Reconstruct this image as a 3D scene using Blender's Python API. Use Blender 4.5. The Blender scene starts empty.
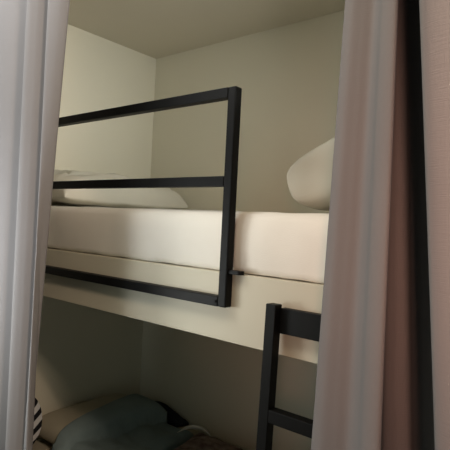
import bpy, bmesh, math, random
from mathutils import Vector, Matrix, noise, Euler
S = bpy.context.scene
COL = S.collection
H = 1.5                     # eye height: everything below is metres above the floor
R = math.radians

# ------------------------------------------------------------------ materials
def mat(name, col, rough=.7, scale=40, var=.06, bump=.0, bscale=200, spec=.3, col2=None):
    m = bpy.data.materials.new(name); m.use_nodes = True
    nt = m.node_tree; N = nt.nodes; L = nt.links
    b = N['Principled BSDF']; b.inputs['Roughness'].default_value = rough
    b.inputs['Specular IOR Level'].default_value = spec
    tc = N.new('ShaderNodeTexCoord')
    nz = N.new('ShaderNodeTexNoise'); nz.inputs['Scale'].default_value = scale
    nz.inputs['Detail'].default_value = 4
    L.new(tc.outputs['Object'], nz.inputs['Vector'])
    rp = N.new('ShaderNodeValToRGB')
    c2 = col2 or [c*(1-var*2) for c in col]
    rp.color_ramp.elements[0].position = .3; rp.color_ramp.elements[1].position = .7
    rp.color_ramp.elements[0].color = (*c2, 1); rp.color_ramp.elements[1].color = (*col, 1)
    L.new(nz.outputs['Fac'], rp.inputs['Fac']); L.new(rp.outputs['Color'], b.inputs['Base Color'])
    if bump:
        n2 = N.new('ShaderNodeTexNoise'); n2.inputs['Scale'].default_value = bscale
        L.new(tc.outputs['Object'], n2.inputs['Vector'])
        bp = N.new('ShaderNodeBump'); bp.inputs['Strength'].default_value = bump
        bp.inputs['Distance'].default_value = .002
        L.new(n2.outputs['Fac'], bp.inputs['Height']); L.new(bp.outputs['Normal'], b.inputs['Normal'])
    return m

def weave(name, col, sc=900):
    """plain woven cloth: slubby vertical and horizontal threads"""
    m = mat(name, col, .9, 6, .03, spec=.1)
    nt = m.node_tree; N = nt.nodes; L = nt.links; b = N['Principled BSDF']
    tc = next(n for n in N if n.type == 'TEX_COORD')
    mp = N.new('ShaderNodeMapping'); mp.inputs['Scale'].default_value = (sc, sc, sc*.06)
    n1 = N.new('ShaderNodeTexNoise'); n1.inputs['Scale'].default_value = 1
    mp2 = N.new('ShaderNodeMapping'); mp2.inputs['Scale'].default_value = (sc*.05, sc*.05, sc)
    n2 = N.new('ShaderNodeTexNoise'); n2.inputs['Scale'].default_value = 1
    L.new(tc.outputs['Object'], mp.inputs['Vector']); L.new(mp.outputs['Vector'], n1.inputs['Vector'])
    L.new(tc.outputs['Object'], mp2.inputs['Vector']); L.new(mp2.outputs['Vector'], n2.inputs['Vector'])
    ad = N.new('ShaderNodeMath'); ad.operation = 'ADD'
    L.new(n1.outputs['Fac'], ad.inputs[0]); L.new(n2.outputs['Fac'], ad.inputs[1])
    bp = N.new('ShaderNodeBump'); bp.inputs['Strength'].default_value = .25; bp.inputs['Distance'].default_value = .0015
    L.new(ad.outputs['Value'], bp.inputs['Height']); L.new(bp.outputs['Normal'], b.inputs['Normal'])
    return m

def striped(name):
    m = mat(name, (.75, .75, .73), .85, 60, .04, bump=.15)
    nt = m.node_tree; N = nt.nodes; L = nt.links; b = N['Principled BSDF']
    tc = next(n for n in N if n.type == 'TEX_COORD')
    mp = N.new('ShaderNodeMapping'); mp.inputs['Rotation'].default_value = (R(-42), 0, 0)
    w = N.new('ShaderNodeTexWave'); w.wave_type = 'BANDS'; w.bands_direction = 'Z'
    w.inputs['Scale'].default_value = 6.4; w.inputs['Distortion'].default_value = .8
    rp = N.new('ShaderNodeValToRGB'); rp.color_ramp.elements[0].position = .42; rp.color_ramp.elements[1].position = .52
    rp.color_ramp.elements[0].color = (.012, .012, .014, 1); rp.color_ramp.elements[1].color = (.72, .72, .72, 1)
    L.new(tc.outputs['Object'], mp.inputs['Vector']); L.new(mp.outputs['Vector'], w.inputs['Vector'])
    L.new(w.outputs['Fac'], rp.inputs['Fac']); L.new(rp.outputs['Color'], b.inputs['Base Color'])
    return m

M = dict(
    wall=mat('wall_paint', (.70, .67, .55), .8, 3, .01, bump=.06, bscale=90),
    ceil=mat('ceiling_paint', (.66, .62, .52), .85, 3, .01, bump=.06, bscale=90),
    floor=mat('floor_boards', (.20, .15, .11), .5, 8, .15, bump=.1),
    board=mat('painted_board', (.54, .505, .40), .55, 5, .015, bump=.03),
    black=mat('black_metal', (.005, .005, .005), .5, 30, .1, bump=.08, bscale=500, spec=.15),
    steel=mat('track_metal', (.6, .6, .6), .4, 30, .03),
    sheet=mat('white_sheet', (.78, .745, .67), .9, 12, .015, bump=.2, bscale=350, spec=.15),
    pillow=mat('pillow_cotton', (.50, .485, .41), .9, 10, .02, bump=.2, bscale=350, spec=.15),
    headcloth=mat('pillow_cover', (.64, .615, .525), .9, 10, .02, bump=.2, bscale=350, spec=.15),
    tick=mat('mattress_ticking', (.45, .43, .38), .9, 30, .05),
    beige=mat('beige_cotton', (.42, .385, .295), .9, 12, .03, bump=.2, bscale=300),
    blue=mat('blue_grey_cotton', (.23, .30, .315), .9, 9, .08, bump=.25, bscale=300),
    navy=mat('dark_wool', (.02, .024, .028), .95, 40, .1, bump=.3),
    patt=mat('patterned_wool', (.30, .24, .20), .95, 26, .1, bump=.4, bscale=150, col2=(.11, .06, .055)),
    hem=mat('pale_binding', (.62, .60, .54), .85, 40, .04),
    curtain=weave('curtain_cloth', (.215, .207, .21)),
    stripe=striped('striped_cotton'),
)

# ------------------------------------------------------------------ helpers
def tag(o, label=None, cat=None, group=None, kind=None):
    if label: o['label'] = label
    if cat: o['category'] = cat
    if group: o['group'] = group
    if kind: o['kind'] = kind
    return o

def empty(name, loc):
    o = bpy.data.objects.new(name, None); COL.objects.link(o); o.location = loc
    o.empty_display_size = .1
    return o

def obj(name, bm, m, parent=None, loc=(0, 0, 0), smooth=False, rot=None):
    """bm is in the object's own coordinates; loc is a world point"""
    bmesh.ops.recalc_face_normals(bm, faces=bm.faces)
    me = bpy.data.meshes.new(name); bm.to_mesh(me); bm.free()
    if smooth:
        for p in me.polygons: p.use_smooth = True
    me.materials.append(M[m])
    o = bpy.data.objects.new(name, me); COL.objects.link(o)
    o.location = Vector(loc)
    if rot: o.rotation_euler = rot
    if parent:
        o.parent = parent
        o.location = Vector(loc) - parent.matrix_basis.translation
    return o

def box(x0, x1, y0, y1, z0, z1, bev=0., seg=2, c=(0, 0, 0)):
    bm = bmesh.new()
    bmesh.ops.create_cube(bm, size=1)
    for v in bm.verts:
        v.co = Vector(((x0+x1)/2 + v.co.x*(x1-x0) - c[0], (y0+y1)/2 + v.co.y*(y1-y0) - c[1], (z0+z1)/2 + v.co.z*(z1-z0) - c[2]))
    if bev:
        bmesh.ops.bevel(bm, geom=bm.edges[:], offset=bev, segments=seg, profile=.5, affect='EDGES')
    return bm

def bar(name, ext, m, parent=None, bev=.003):
    x0, x1, y0, y1, z0, z1 = ext
    c = ((x0+x1)/2, (y0+y1)/2, (z0+z1)/2)
    return obj(name, box(*ext, bev=bev, c=c), m, parent, c)

def pillow_bm(a, b, h, ex=.42, nu=56, nv=44, seed=0, wr=.006, pinch=.07, flat=.0, creases=()):
    """cushion: two puffed sheets sewn along the rim; a, b half sizes, h half thickness"""
    bm = bmesh.new(); top = {}; bot = {}
    so = Vector((seed*7.3, seed*3.1, seed*1.7))
    for i in range(nu+1):
        for j in range(nv+1):
            u = -math.cos(math.pi*i/nu); v = -math.cos(math.pi*j/nv)
            x = a*u*(1-pinch*(1-v*v)*abs(u)); y = b*v*(1-pinch*(1-u*u)*abs(v))
            t = h*max(0, (1-u**4)*(1-v**4))**ex
            p = Vector((x, y, 0))
            n = noise.noise(p*7+so)*.6 + noise.noise(p*16+so)*.4
            n += .8*abs(noise.noise(Vector((p.x*5, p.y*14, seed))))
            d = wr*n*(t/h)
            for (cx, cy, ang, ln, dp, wd) in creases:
                q = Vector((x-cx, y-cy)); ca, sa = math.cos(ang), math.sin(ang)
                al = q.x*ca+q.y*sa; ac = -q.x*sa+q.y*ca + .25*al*al/max(ln, .01)
                d -= dp*math.exp(-(al/ln)**2)*(math.exp(-(ac/wd)**2) - .5*math.exp(-((ac-2*wd)/wd)**2))
            edge = i in (0, nu) or j in (0, nv)
            top[i, j] = bm.verts.new((x, y, t+(0 if edge else d)))
            bot[i, j] = top[i, j] if edge else bm.verts.new((x, y, -t*(1-flat)+d*.5))
    for i in range(nu):
        for j in range(nv):
            bm.faces.new((top[i, j], top[i+1, j], top[i+1, j+1], top[i, j+1]))
            q = [bot[i, j], bot[i, j+1], bot[i+1, j+1], bot[i+1, j]]
            try: bm.faces.new(q)
            except ValueError: pass
    return bm

def heap_bm(quad, zf, edge, under, ox=0, oy=0, nx=70, ny=60, th=.012):
    """crumpled cloth lying in a heap over the area 'quad': zf(x,y) high, thin at its rim, resting on under(x,y)"""
    bm = bmesh.new(); T = {}; B = {}
    a, b, c, d = [Vector(q) for q in quad]
    for i in range(nx+1):
        for j in range(ny+1):
            u, v = i/nx, j/ny
            p = a.lerp(b, u).lerp(d.lerp(c, u), v)
            p = p + .02*min(1, (b-a).length, (d-a).length*4)*Vector((noise.noise(Vector((u*5, v*5, a.x))), noise.noise(Vector((u*5, v*5, a.y+3)))))
            e = max(0., min(1., min(u, 1-u)*edge, min(v, 1-v)*edge)); e = math.sqrt(1-(1-e)**2)
            h = under(p.x, p.y)
            z = max(th + (zf(p.x, p.y)-th)*e, h + .006 + (.15*(zf(p.x, p.y)-.05))*e)
            T[i, j] = bm.verts.new((p.x-ox, p.y-oy, max(z, h+.006)))
            B[i, j] = bm.verts.new((p.x-ox, p.y-oy, h))
    for i in range(nx):
        for j in range(ny):
            bm.faces.new((T[i, j], T[i+1, j], T[i+1, j+1], T[i, j+1]))
            bm.faces.new((B[i, j], B[i, j+1], B[i+1, j+1], B[i+1, j]))
    ring = [(i, 0) for i in range(nx)] + [(nx, j) for j in range(ny)] + [(i, ny) for i in range(nx, 0, -1)] + [(0, j) for j in range(ny, 0, -1)]
    for k in range(len(ring)):
        p, q = ring[k], ring[(k+1) % len(ring)]
        bm.faces.new((T[p], B[p], B[q], T[q]))
    return bm

def spline(pts, n):
    """Catmull-Rom through 2-D points"""
    P = [Vector(p) for p in pts]; P = [2*P[0]-P[1]] + P + [2*P[-1]-P[-2]]
    out = []
    m = len(P)-3
    for k in range(n+1):
        t = min(k/n*m, m-1e-6); i = int(t); f = t-i
        a, b, c, d = P[i:i+4]
        out.append(.5*((2*b)+(c-a)*f+(2*a-5*b+4*c-d)*f*f+(3*b-a-3*c+d)*f**3))
    return out

def curtain_bm(top, bottom, zt, zb, n=220, nz=60, th=.0016, wob=.003, seed=0, bow=0):
    """cloth hanging from zt to zb; its plan goes from the 'top' polyline to the 'bottom' one"""
    A = spline(top, n); Bq = spline(bottom, n); bm = bmesh.new(); F = {}; K = {}
    rows = []
    for j in range(nz+1):
        f = j/nz; row = []
        for i in range(n+1):
            p = A[i].lerp(Bq[i], f)
            p.x += bow*max(0, 1-((f-.42)/.28)**2)*(i/n)**2
            p = p + Vector((noise.noise(Vector((i*.04, f*3.2, seed))), noise.noise(Vector((i*.05, f*3.2, seed+9)))))*wob
            row.append(p)
        rows.append(row)
    for j, row in enumerate(rows):
        z = zt+(zb-zt)*j/nz
        for i in range(n+1):
            t = (row[min(i+1, n)]-row[max(i-1, 0)]).normalized(); nn = Vector((-t.y, t.x))*th
            hem = 1.6 if j >= nz-2 else 1
            F[i, j] = bm.verts.new((row[i].x+nn.x*hem, row[i].y+nn.y*hem, z)); K[i, j] = bm.verts.new((row[i].x-nn.x*hem, row[i].y-nn.y*hem, z))
    for i in range(n):
        for j in range(nz):
            bm.faces.new((F[i, j], F[i+1, j], F[i+1, j+1], F[i, j+1])); bm.faces.new((K[i, j], K[i, j+1], K[i+1, j+1], K[i+1, j]))
        for j in (0, nz):
            bm.faces.new((F[i, j], K[i, j], K[i+1, j], F[i+1, j]))
    for j in range(nz):
        for i in (0, n):
            bm.faces.new((F[i, j], F[i, j+1], K[i, j+1], K[i, j]))
    return bm

# ------------------------------------------------------------------ the alcove
XL, XR = -2.107, -.10          # inner faces of the two end walls
YF, YB = .970, 1.870           # front of the bunks, inner face of the back wall
ZC = H+.9246                   # ceiling
WX = 1.9
def struct(name, ext, m): return tag(bar(name, ext, m, None, 0), kind='structure')
struct('floor', (XL-.12, WX, -1.7, YB+.12, -.1, 0), 'floor')
struct('ceiling', (XL-.12, WX, -1.7, YB+.12, ZC, ZC+.1), 'ceil')
struct('wall_left', (XL-.12, XL, -.2, YB+.12, 0, ZC), 'wall')
struct('wall_back', (XL, XR+.12, YB, YB+.12, 0, ZC), 'wall')
struct('wall_right', (XR, XR+.12, YF-.0, YB, 0, ZC), 'wall')
struct('trim_1', (XL, WX-.3, .655, .675, ZC-.018, ZC), 'steel')      # the curtain track under the ceiling

# ------------------------------------------------------------------ bunks
ZB0, ZB1 = H-.302, H-.1263     # upper front board
ZL0, ZL1 = .10, .285            # lower front board
bed = empty('bunk_bed', ((XL+XR)/2, (YF+YB)/2, 0))
tag(bed, 'built-in bunk bed with deep cream front board under the upper mattress', 'bunk bed')
e = .002
bar('plinth', (XL+e, XR-e, YF+.05, YB-e, 0, ZL0), 'board', bed, .001)
for z0, z1 in ((ZL0, ZL1), (ZB0, ZB1)):
    bar('front_board', (XL+e, XR-e, YF, YF+.03, z0, z1), 'board', bed, .0015)
    bar('deck', (XL+e, XR-e, YF+.03, YB-e, z1-.05, z1), 'board', bed, .001)

def mattress(z0, z1, mcore, label, msheet, seed):
    cx, cy = (XL+XR)/2, (YF+YB)/2
    r = empty('mattress', (cx, cy, z0)); tag(r, label, 'mattress')
    obj('mattress_core', box(XL+.02, XR-.02, YF+.022, YB-.012, z0, z1-.008, .02, 3, (cx, cy, z0)), mcore, r, (cx, cy, z0), True)
    # fitted sheet: pulled over the core, hem just short of the board and a little uneven
    bm = bmesh.new()
    nx, per = 150, []
    yf, yb = YF+.012, YB-.006
    prof = [(yf+.009, -1), (yf+.002, .05), (yf, .12), (yf-.004, .4), (yf-.005, .65), (yf-.001, .85), (yf+.006, .95), (yf+.02, 1.0), (yf+.06, 1.003),
            (yf+.2, 1.0), (yf+.4, 1.0), (yf+.6, 1.0), (yb-.06, 1.003), (yb-.02, 1.), (yb-.004, .95), (yb, .8), (yb, .4), (yb, -1)]
    V = []
    for i in range(nx+1):
        x = XL+.008+(XR-XL-.016)*i/nx
        hem = max(.0006, .0025 + .005*noise.noise(Vector((x*4, seed, 0))) + .003*noise.noise(Vector((x*15, seed, 2))) - .004*max(0, x+.9))
        row = []
        for k, (y, f) in enumerate(prof):
            z = z0 + (hem if f < 0 else max(hem+.004, f*(z1-z0)))
            front = 1 if k < 9 else .4
            p = Vector((x, y, z))
            w = noise.noise(Vector((x*6, z*13, seed)))*.004 + noise.noise(Vector((x*17, z*9, seed+4)))*.0018
            if 0 < k < 6: y -= w*front
            elif f >= 1: z += w*.8
            row.append(bm.verts.new((x-cx, y-cy, z-z0)))
        V.append(row)
    for i in range(nx):
        for k in range(len(prof)-1):
            bm.faces.new((V[i][k], V[i+1][k], V[i+1][k+1], V[i][k+1]))
    for i in (0, nx):
        bm.faces.new(V[i])
    obj('fitted_sheet', bm, msheet, r, (cx, cy, z0), True)
    return r
ZM = H+.0345
mattress(ZB1, ZM, 'tick', 'mattress under a smooth white fitted sheet on the upper bunk', 'sheet', 1)
ZK = ZL1+.155
mattress(ZL1, ZK, 'tick', 'mattress under the blue cloth on the lower bunk', 'beige', 5)

# ------------------------------------------------------------------ guard rail
T = .0262; G0, G1 = YF-T-.0005, YF-.0005
zt, zb, zm = H+.3470, H-.2119, H+.1208
xp = -.761; xq = -2.03
g = empty('guard_rail', (xp, G0, zb)); tag(g, 'black square-tube guard rail on the front of the upper bunk', 'guard rail')
for x0 in (xp-T, xq):
    bar('post', (x0, x0+T, G0, G1, zb, zt), 'black', g, .0035)
bar('top_rail', (xq+T, xp-T, G0, G1, zt-T, zt), 'black', g, .002)
bar('middle_rail', (xq+T, xp-T, G0, G1, zm-T, zm), 'black', g, .002)
bar('bottom_rail', (xq+T, xp-T, G0, G1, zb, zb+T), 'black', g, .002)
# flat tongue that hooks over the front board beside the post
bm = bmesh.new()
out = [(xp-.004, G0+.006), (xp+.028, G0+.006)] + [(xp+.028+.011*math.sin(a), G0+.017-.011*math.cos(a)) for a in [R(d) for d in range(15, 180, 15)]] + [(xp+.028, G0+.028), (xp-.004, G0+.028)]
lo_ = [bm.verts.new((x-xp, y-G0, 0)) for x, y in out]; hi_ = [bm.verts.new((x-xp, y-G0, .009)) for x, y in out]
bm.faces.new(lo_[::-1]); bm.faces.new(hi_)
for i in range(len(out)):
    j = (i+1) % len(out); bm.faces.new((lo_[i], lo_[j], hi_[j], hi_[i]))
obj('bracket', bm, 'black', g, (xp, G0, ZB1+.0005))
# small allen screw near the foot of the post
bm = bmesh.new(); bmesh.ops.create_cone(bm, cap_ends=True, segments=16, radius1=.004, radius2=.003, depth=.002, matrix=Matrix.Rotation(R(90), 4, 'X'))
obj('screw', bm, 'black', g, (xp-T-.006, G0-.001, zb+.013), True)

# ------------------------------------------------------------------ ladder
l0, l1 = .927, .955
zt_l = H-.178
xs0, xs1 = -.628, -.601; LW = .37
ld = empty('bunk_ladder', (xs0+LW/2, l0, 0)); tag(ld, 'black ladder hooked against the front board, half behind the right curtain', 'ladder')
for x0 in (xs0, xs0+LW-.027):
    bar('stile', (x0, x0+.027, l0, l1, 0, zt_l), 'black', ld, .002)
bar('top_board', (xs0+.027, xs0+LW-.027, l1-.007, l1+.0135, zt_l-.066, zt_l-.008), 'black', ld, .0015)
for z in (-.444, -.70, -.955, -1.21):
    bar('rung', (xs0+.027, xs0+LW-.027, l0, l1, H+z, H+z+.030), 'black', ld, .002)

ld.location.y -= .046; ld.rotation_euler.x = -.035      # its foot stands a little out from the bed

# ------------------------------------------------------------------ bedding above
o = obj('pillow', pillow_bm(.205, .37, .108, .36, seed=2, wr=.016, flat=.7, pinch=.05,
        creases=[(.00, -.27, R(25), .09, .022, .014), (.09, -.20, R(75), .07, .022, .014), (-.02, -.05, R(40), .1, .01, .02), (.13, -.02, R(80), .09, .012, .014)]),
        'headcloth', None, (-1.893, 1.40, ZM+.050), True, (0, R(3), R(4)))
tag(o, 'flat rumpled white pillow at the far left end of the upper bunk', 'pillow')
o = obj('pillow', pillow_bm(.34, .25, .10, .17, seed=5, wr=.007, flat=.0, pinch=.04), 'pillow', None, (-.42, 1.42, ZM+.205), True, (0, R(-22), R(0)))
tag(o, 'plump white pillow on the upper bunk, half hidden by the right curtain', 'pillow')

# ------------------------------------------------------------------ bedding below
PA, PB, PH, PX, PY = .165, .28, .070, -1.936, 1.46
o = obj('pillow', pillow_bm(PA, PB, PH, .42, seed=8, wr=.006, flat=.1), 'beige', None, (PX, PY, ZK+PH), True)
tag(o, 'beige pillow against the end wall of the lower bunk', 'pillow')
o = obj('cushion', pillow_bm(.05, .15, .135, .30, seed=3, wr=.004, pinch=.02), 'stripe', None, (-2.01, 1.025, ZK+.138), True, (0, R(6), 0))
tag(o, 'black and white striped cushion beside the left curtain on the lower bunk', 'cushion')

def on_pillow(X, Y):
    u, v = (X-PX)/PA, (Y-PY)/PB
    if abs(u) > 1.1 or abs(v) > 1.1: return 0
    t = PH*max(0, (1-min(1, abs(u/1.04))**4)*(1-min(1, abs(v/1.04))**4))**.42
    return PH + t + .006
def zd(X, Y):
    z = .066 - .06*max(0, Y-1.35) + .02*noise.noise(Vector((X*4, Y*4, 1)))
    a = (X*.35+Y*.94)
    z += .026*math.sin(a*24+5*noise.noise(Vector((X*3, Y*3, 7)))) * (.4+.6*noise.noise(Vector((X*2, Y*2, 4))))
    z += .034*abs(noise.noise(Vector((X*5, Y*9, 3)))) + .006*noise.noise(Vector((X*15, Y*15, 5)))
    return z
def zp(X, Y):
    return .085 + .025*noise.noise(Vector((X*5, Y*5, 11))) + .02*abs(noise.noise(Vector((X*9, Y*7, 13))))
def zn(X, Y):
    return .055 + .03*noise.noise(Vector((X*9, Y*9, 21)))
none = lambda X, Y: 0
o = obj('duvet', heap_bm([(-1.81, 1.05), (-1.40, 1.03), (-1.58, 1.765), (-1.95, 1.735)], zd, 7, on_pillow), 'blue', None, (0, 0, ZK+.006), True)
tag(o, 'rumpled grey-blue duvet heaped on the lower bunk', 'duvet')
bl = empty('blanket', (-1.25, 1.42, ZK+.006)); tag(bl, 'brown patterned blanket on the lower bunk behind the ladder', 'blanket')
obj('blanket_cloth', heap_bm([(-1.385, 1.06), (-.85, 1.06), (-.85, 1.76), (-1.55, 1.76)], zp, 6, none, -1.25, 1.42), 'patt', bl, (-1.25, 1.42, ZK+.006), True)
bm = bmesh.new(); ring = []
path = spline([(-1.535, 1.60), (-1.535, 1.665), (-1.505, 1.70), (-1.46, 1.705), (-1.40, 1.68)], 24)
for k, q in enumerate(path):
    t = (path[min(k+1, 24)]-path[max(k-1, 0)]).normalized(); f = math.sin(math.pi*(k+.6)/25.2)
    row = []
    for m in range(10):
        a = 2*math.pi*m/10
        row.append(bm.verts.new((q.x - t.y*math.cos(a)*.009*f + 1.25, q.y + t.x*math.cos(a)*.009*f - 1.42, .088 + .006*f + .009*f*math.sin(a))))
    ring.append(row)
for k in range(24):
    for m in range(10): bm.faces.new((ring[k][m], ring[k][(m+1) % 10], ring[k+1][(m+1) % 10], ring[k+1][m]))
bm.faces.new(ring[0]); bm.faces.new(ring[-1])
tag(obj('binding', bm, 'hem', bl, (-1.25, 1.42, ZK+.006), True), 'pale curled edge')
o = obj('throw', heap_bm([(-1.99, 1.795), (-1.72, 1.785), (-1.70, 1.855), (-1.99, 1.855)], zn, 4, none, 0, 0, 50, 16), 'navy', None, (0, 0, ZK+.006), True)
tag(o, 'dark throw bunched along the back wall of the lower bunk', 'throw')

# ------------------------------------------------------------------ curtains
def plan(pts): return [(x, y) for x, y in pts]
zt_c, zb_c = ZC-.012, .02
rt, rb = zt_c-H, zb_c-H
def at(x, s, z): return x + s*z
# (x at eye level, lean in x per metre of height, y)
Rt = [(-.358, .018, .730), (-.3705, .0286, .720), (-.352, .022, .708), (-.332, .014, .709), (-.312, .006, .712), (-.294, -.002, .697), (-.278, -.009, .673), (-.264, -.012, .662), (-.2510, -.0131, .660), (-.2535, -.0135, .672),
      (-.266, -.018, .705), (-.288, -.035, .752), (-.287, -.05, .780), (-.2755, -.0647, .800), (-.273, -.0647, .825), (-.262, -.06, .850), (-0.2400, -.065, .850), (-0.2170, -.07, .77), (-0.1950, -.078, .67), (-0.1800, -.081, .608),
      (-.1755, -.080, .588), (-.167, -.079, .574), (-.150, -.077, .567), (-.12, -.07, .563), (-.08, -.06, .559), (-.04, -.04, .585), (.0, -.03, .68), (.03, -.02, .73), (.08, -.01, .66), (.15, 0, .56), (.22, 0, .60), (.27, 0, .70), (.32, 0, .72), (.38, 0, .62), (.44, 0, .58), (.5, 0, .64)]
o = obj('curtain', curtain_bm([(at(x, s, rt), y) for x, s, y in Rt], [(at(x, s, rb), y) for x, s, y in Rt], zt_c, zb_c, 300, 60, seed=2), 'curtain', None, (0, 0, 0), True)
tag(o, 'right-hand grey curtain with a deep dark fold beside the ladder', 'curtain')
Lt = [(-1.98, 0, .66), (-1.90, 0, .72), (-1.82, 0, .66), (-1.74, 0, .62), (-1.66, 0, .66), (-1.585, 0, .68), (-1.51, 0, .65), (-1.45, 0, .640), (-1.39, 0, .648),
      (-1.345, -.004, .662), (-1.305, -.004, .688), (-1.268, .0, .656), (-1.242, .0, .668), (-1.227, .0, .690), (-1.219, .0, .702), (-1.209, .0, .695), (-1.200, .0, .679), (-1.198, .02, .679), (-1.1985, .06, .692), (-1.1985, .077, .709), (-1.208, .077, .716)]
o = obj('curtain', curtain_bm([(at(x, s, rt), y) for x, s, y in Lt], [(at(x, s, rb), y) for x, s, y in Lt], zt_c, zb_c, 260, 60, seed=6, bow=0, wob=.0015), 'curtain', None, (0, 0, 0), True)
tag(o, 'left-hand grey curtain drawn aside in front of the bunks', 'curtain')

# ------------------------------------------------------------------ light
def area(name, loc, target, size, power, col, spread=180):
    l = bpy.data.lights.new(name, 'AREA'); l.shape = 'DISK'; l.size = size; l.energy = power; l.color = col; l.spread = R(spread)
    o = bpy.data.objects.new(name, l); COL.objects.link(o); o.location = loc
    o.rotation_euler = (Vector(target)-Vector(loc)).to_track_quat('-Z', 'Y').to_euler()
    return o
area('ceiling_lamp', (-1.35, .20, ZC-.03), (-1.35, .40, 0), .7, 11.5, (1, 1, .98))
area('ceiling_lamp', (-.42, .26, ZC-.03), (-.8, .60, 0), .4, 4.6, (1, .82, .60))
area('right_lamp', (.36, .33, H+.78), (0, .5, H+.1), .12, 12.3, (1, .74, .57))  # high warm light inferred on the right, hung free; no wall there
area('warm_fill', (.95, .12, ZC-.05), (-.6, .8, H), .15, 10, (1, .82, .66))  # warm fill added to lift the dim left end of the upper mattress
area('warm_fill', (.25, -.40, H+.1), (.02, .56, H), .12, 1.25, (1, .50, .35), 60)  # narrow warm fill added to brighten the right curtain's fold
area('bunk_fill', (-.22, 1.12, H+.65), (-2.1, 1.30, H+.5), .25, 2.0, (1, 1, .95), 70)  # unseen fill behind the right curtain, added to even out the upper walls
area('cool_fill', (-1.80, .0, H-.3), (-1.45, .65, H-.25), .5, 3.0, (.98, 1, .97), 90)  # cool fill added to brighten the left curtain; no window is modelled
area('cool_fill', (-1.40, -.3, H-.1), (-1.40, .65, H-.05), .5, .9, (.9, .95, 1), 60)  # second added cool fill, aimed straight at the left curtain
w = bpy.data.worlds.new('room_ambient'); S.world = w; w.use_nodes = True
w.node_tree.nodes['Background'].inputs['Color'].default_value = (.85, 1, .92, 1)
w.node_tree.nodes['Background'].inputs['Strength'].default_value = .31

# ------------------------------------------------------------------ camera
cam = bpy.data.cameras.new('camera'); co = bpy.data.objects.new('camera', cam); COL.objects.link(co)
fw = Vector((-.6346, .7728, -.0028)); rt_ = Vector((.7718, .6339, .0499)); up = Vector((-.0403, -.0295, .9988))
m3 = Matrix((rt_, up, -fw)).transposed()
co.matrix_world = Matrix.Translation((0, 0, H)) @ m3.to_4x4()
cam.sensor_fit = 'HORIZONTAL'; cam.sensor_width = 36; cam.lens = 36*483.96/450
cam.clip_start = .02
S.camera = co
S.view_settings.view_transform = 'Standard'; S.view_settings.look = 'None'
S.view_settings.gamma = 1; S.view_settings.use_curve_mapping = False
S.view_settings.exposure = 0
